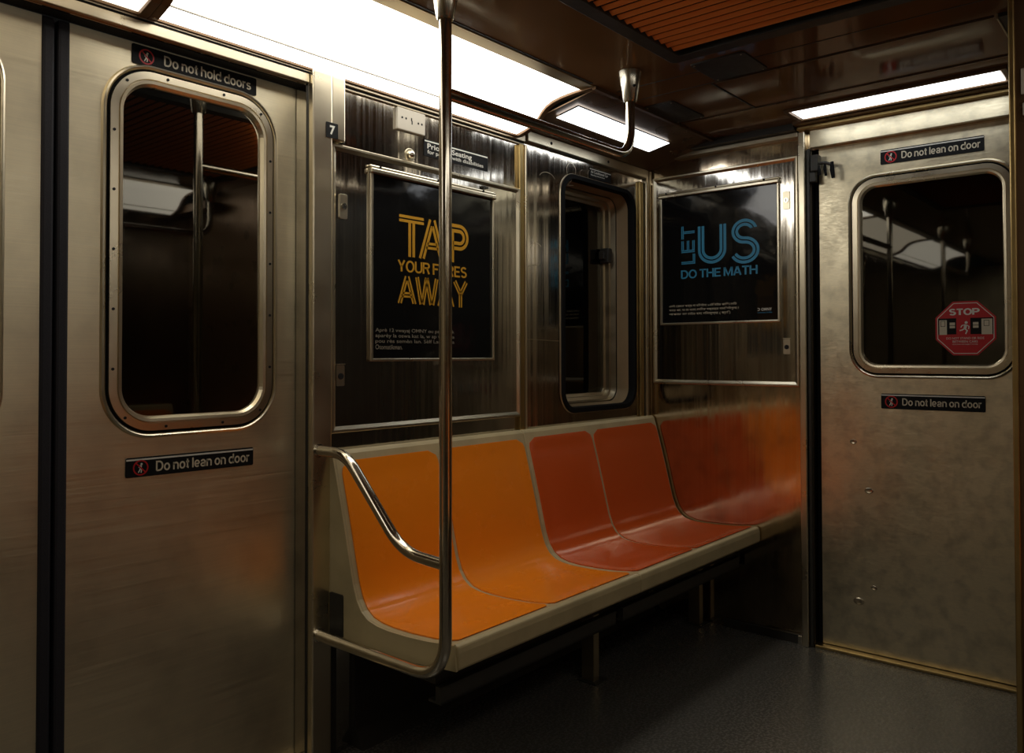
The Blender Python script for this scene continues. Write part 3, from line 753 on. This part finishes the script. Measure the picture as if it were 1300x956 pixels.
# ================================================================== GRAB POLE
def bend(path, r, n=8):
    """round the corners of a polyline"""
    P = [Vector(p) for p in path]; out = [P[0]]
    for i in range(1, len(P) - 1):
        a = (P[i - 1] - P[i]); b = (P[i + 1] - P[i])
        rr = min(r, a.length * .45, b.length * .45)
        A = P[i] + a.normalized() * rr; B = P[i] + b.normalized() * rr
        for k_ in range(n + 1):
            q = k_ / n; out.append((1 - q) ** 2 * A + 2 * q * (1 - q) * P[i] + q * q * B)
    out.append(P[-1]); return out
GX, GY = 1.360, 1.360
def grab_rail(name, label, barlen):
    t = thing(name, label, 'grab rail', Matrix.Translation((GX, GY, 0)))
    r = .0155
    MB().tube(bend([(0, 0, 1.95), (0, 0, .362), (0, W - .026 - GY, .362)], .11, 12), r, 20).build('pole', 'pole', t, smooth=True)
    # arm rail: from the wall, down and forward to the pole
    arm = bend([(0, W - .026 - GY, .868), (0, .375, .868), (0, .150, .642), (0, 0, .634)], .09, 10)
    MB().tube(arm, r * .95, 18).build('arm_rail', 'pole', t, smooth=True)
    MB().tube(bend([(0, 0, 1.757), (barlen, 0, 1.757), (barlen, 0, 1.95)], .085, 12), r * .95, 20).build('overhead_bar', 'pole', t, smooth=True)
    for x in (0, barlen):
        s = MB().tube([(x, 0, 1.932), (x, 0, 1.936), (x, 0, CZ - .004), (x, 0, CZ - .001)], [.019, .0215, .038, .038], 24).build('ceiling_socket', 'chrome', t, smooth=True)
        MB().tube([(x - .012 * 0 - .016, -.0235, 1.975), (x - .018, -.028, 1.975)], .004, 10).build('set_screw', 'dark_hole', s)
    for zz, nm in ((.868, 'f'), (.362, 'g')):
        MB().tube([(0, W - GY - .030, zz), (0, W - GY - .026, zz)], .019, 20).build('wall_flange', 'chrome', t)
    return t
g1 = grab_rail('grab_pole', 'polished steel grab pole with arm rail and overhead bar, at the bench end', 2.186 - GX)

# ================================================================== LIGHTS
LENS = [(1.577, 2.030), (1.62, 2.028), (1.66, 2.024), (1.70, 2.016), (1.728, 2.004), (1.748, 1.988), (1.764, 1.970), (1.784, 1.954), (1.803, 1.944)]
LIP = [(1.803, 1.943), (1.862, 1.928)]
def big_light(label, x0, x1, m, m2):
    t = thing('ceiling_light', label, 'light', Matrix.Translation(((x0 + x1) / 2, 0, 0)))
    h = (x1 - x0) / 2
    MB().strip(LENS, -h, h).build('diffuser', m, t, smooth=True)
    MB().strip(LIP, -h, h).build('lower_lens', m2, t)
    MB().box(-h, h, 1.8005, 1.8055, 1.9395, 1.9425).build('lens_seam', 'plate', t)
    # top rail, back housing
    MB().prism([(1.522, 2.026), (1.577, 2.026), (1.577, 2.034), (1.522, 2.034)], -h, h, 'x').build('top_rail', 'brass', t, bevel=.001)
    MB().prism([(1.862, 1.922), (1.875, 1.922), (1.875, 1.995), (1.862, 1.935)], -h, h, 'x').build('bottom_rail', 'housing', t)
    # end brackets following the lens
    for sx in (-1, 1):
        a0, a1 = (h, h + .022) if sx > 0 else (-h - .022, -h)
        out = [(y - .006 * 0, z - .006) for y, z in LENS + [(1.862, 1.926)]]
        pts = [(1.53, 2.024)] + [(y - .003, z - .009) for y, z in LENS[1:]] + [(1.85, 1.920), (1.873, 1.920), (1.873, 2.03), (1.53, 2.036)]
        MB().prism(pts, a0, a1, 'x').build('end_bracket', 'housing', t, bevel=.002)
    return t
L1 = big_light('long bright curved ceiling light above the bench', .902, 2.223, 'lamp', 'lamp_lip')
L2 = big_light('dimmer curved ceiling light over the sliding doors, at the top left edge', -.47, .858, 'lamp_dim', 'lamp_dim')

# small strip light in the shoulder
t = thing('strip_light', 'short strip light set in the ceiling corner above the small window', 'light', SL)
MB().box(hole[0], hole[1], s_in[0], s_in[1], -.012, -.010).build('tube_lens', 'lamp_end', t)
# strip light over the end door
t = thing('strip_light', 'long narrow strip light in the ceiling in front of the end door', 'light', Matrix.Translation((2.98, .80, CZ)))
MB().plate(rect(-.080, .080, -.36, .35), [rect(-.066, .066, -.342, .335)], -.010, .0).build('light_frame', 'housing', t, bevel=.002)
MB().box(-.066, .066, -.335, .330, -.004, -.002).build('tube_lens', 'lamp_end', t)

# ceiling grille and patches
t = thing('ceiling_grille', 'slatted air grille with a painted orange seat reflection, in the dark ceiling', 'air grille', Matrix.Translation((1.55, YC, CZ)))
gh, gw = .615, .535
MB().plate(rrect(-gh, gh, -gw, gw, .02, 4), [rrect(-gh + .045, gh - .045, -gw + .045, gw - .045, .01, 4)], -.022, 0).build('grille_frame', 'dark_metal', t, bevel=.004)
s = MB(); x = -gh + .05
while x < gh - .07:
    s.obox(Matrix.Translation((x + .012, 0, -.013)) @ Matrix.Rotation(.42, 4, 'Y'), -.0085, .0085, -gw + .046, gw - .046, -.001, .001); x += .036
s.build('slats', 'slat', t)
MB().box(-gh + .046, gh - .046, -gw + .046, gw - .046, -.003, -.001).build('grille_back', 'dark_hole', t)
def patch(label, x, y, hx, hy, name):
    t = thing(name, label, 'speaker grille', Matrix.Translation((x, y, CZ)))
    MB().plate(rrect(-hx, hx, -hy, hy, .012, 4), [], -.005, .0005).build('grille_plate', 'dark_metal', t, bevel=.001)
    for sx in (-1, 1):
        for sy in (-1, 1): MB().disc(sx * (hx - .012), sy * (hy - .012), -.007, -.005, .003, 8).build('screw', 'trim', t)
patch('dark square plate in the ceiling next to the slatted grille', 2.345, 1.100, .093, .088, 'speaker_grille')
patch('dark square plate in the ceiling behind the second pole socket', 2.655, 1.46, .125, .060, 'speaker_grille')
t = thing('ceiling_bracket', 'small dark angled bracket on the ceiling by the right edge', 'bracket', Matrix.Translation((2.445, .389, CZ)))
MB().prism([(0, 0), (.21, 0), (.16, -.06), (0, -.03)], -.010, 0, 'z').build('bracket_plate', 'dark_metal', t)
MB().box(0, .212, .0, .004, -.013, 0).build('bracket_edge', 'trim', t)

# cab partition on the right, only its edge is in the picture
t = MB().box(2.345, 2.37, YO, .345, 0, CZ).build('wall_cab', 'housing'); struct(t)
MB().box(2.335, 2.345, .337, .351, 0, CZ).build('edge_trim', 'brass', t, bevel=.003)
MB().box(2.338, 2.345, .20, .325, 1.775, 1.84).build('cab_plate', 'plate', t, bevel=.002)
MB().box(2.338, 2.345, .20, .322, 1.722, 1.754).build('cab_plate', 'plate', t, bevel=.002)
o = MB().box(2.37, E, .29, .315, 0, CZ).build('wall_cab_side', 'dark_metal'); struct(o)

# ================================================================== THE REST OF THE CAR (seen in reflections)
MY = Matrix.Translation((0, 2 * YC, 0)) @ Matrix.Scale(-1, 4, (0, 1, 0))
def mirror_y(o): return MY @ o.matrix_world
MX = Matrix.Translation((1.414, 0, 0)) @ Matrix.Scale(-1, 4, (1, 0, 0))
for src, mtx, lab in ((L1, MY @ L1.matrix_world, 'long curved ceiling light on the opposite side, seen only in reflections'),
                      (L2, MY @ L2.matrix_world, 'dim curved ceiling light on the opposite side, seen only in reflections'),
                      (L1, Matrix.Translation((-1.39 * 2 + .02, 0, 0)) @ L1.matrix_world, 'curved ceiling light over the bench behind the photographer'),
                      (u1, MX @ u1.matrix_world, 'amber double seat beyond the sliding doors, out of view to the left'),
                      (u2, MX @ u2.matrix_world, 'red orange double seat beyond the sliding doors, out of view to the left'),
                      (u1, MY @ u1.matrix_world, 'amber double seat on the opposite side of the car'),
                      (g1, MX @ g1.matrix_world, 'grab pole on the far side of the sliding doors, seen only in reflections'),
                      (g1, MY @ g1.matrix_world, 'grab pole on the opposite side of the car, seen only in reflections')):
    c = copy_tree(src, mtx=mtx); c['label'] = lab
    for ch in children(c):
        if ch.name.startswith(('diffuser', 'lower_lens')):
            ch.material_slots[0].link = 'OBJECT'; ch.material_slots[0].material = M['lamp_far']

GROUPS = {'door_sign': 'strip signs on the doors', 'double_seat': 'double seats along the car', 'poster': 'lettered posters in the wall panels', 'advert_panel': 'hinged advert panels',
          'ceiling_light': 'curved ceiling lights along the car', 'strip_light': 'strip lights in the ceiling', 'speaker_grille': 'dark plates in the ceiling', 'grab_pole': 'grab poles by the doors'}
for o in list(bpy.data.objects):
    if o.parent is None and 'label' in o and o.name.split('.')[0] in GROUPS: o['group'] = GROUPS[o.name.split('.')[0]]

# ================================================================== WORLD AND CAMERA
wd = bpy.data.worlds.new('world'); sc.world = wd; wd.use_nodes = True
wd.node_tree.nodes['Background'].inputs[0].default_value = (.010, .010, .009, 1)
wd.node_tree.nodes['Background'].inputs[1].default_value = 1

cam = bpy.data.cameras.new('camera'); co = bpy.data.objects.new('camera', cam); COL.objects.link(co); sc.camera = co
yaw, pitch, roll = .703223, .017753, -.001931
fwd = Vector((math.cos(pitch) * math.cos(yaw), math.cos(pitch) * math.sin(yaw), math.sin(pitch)))
right = Vector((math.sin(yaw), -math.cos(yaw), 0)); up = right.cross(fwd)
r2 = right * math.cos(roll) + up * math.sin(roll); u2_ = up * math.cos(roll) - right * math.sin(roll)
m = Matrix((r2, u2_, -fwd)).transposed().to_4x4(); m.translation = (0, 0, 1.13); co.matrix_world = m
cam.sensor_width = 36; cam.sensor_fit = 'HORIZONTAL'; cam.lens = 36 * 1025.5 / 1300
cam.shift_y = -45 / 1300; cam.clip_start = .02

sc.view_settings.view_transform = 'Standard'; sc.view_settings.look = 'None'
sc.view_settings.exposure = 0; sc.view_settings.gamma = 1; sc.view_settings.use_curve_mapping = False
try:
    sc.cycles.max_bounces = 10; sc.cycles.diffuse_bounces = 4; sc.cycles.glossy_bounces = 6; sc.cycles.transparent_max_bounces = 12
    sc.cycles.use_denoising = True; sc.cycles.sample_clamp_indirect = 4
except Exception: pass
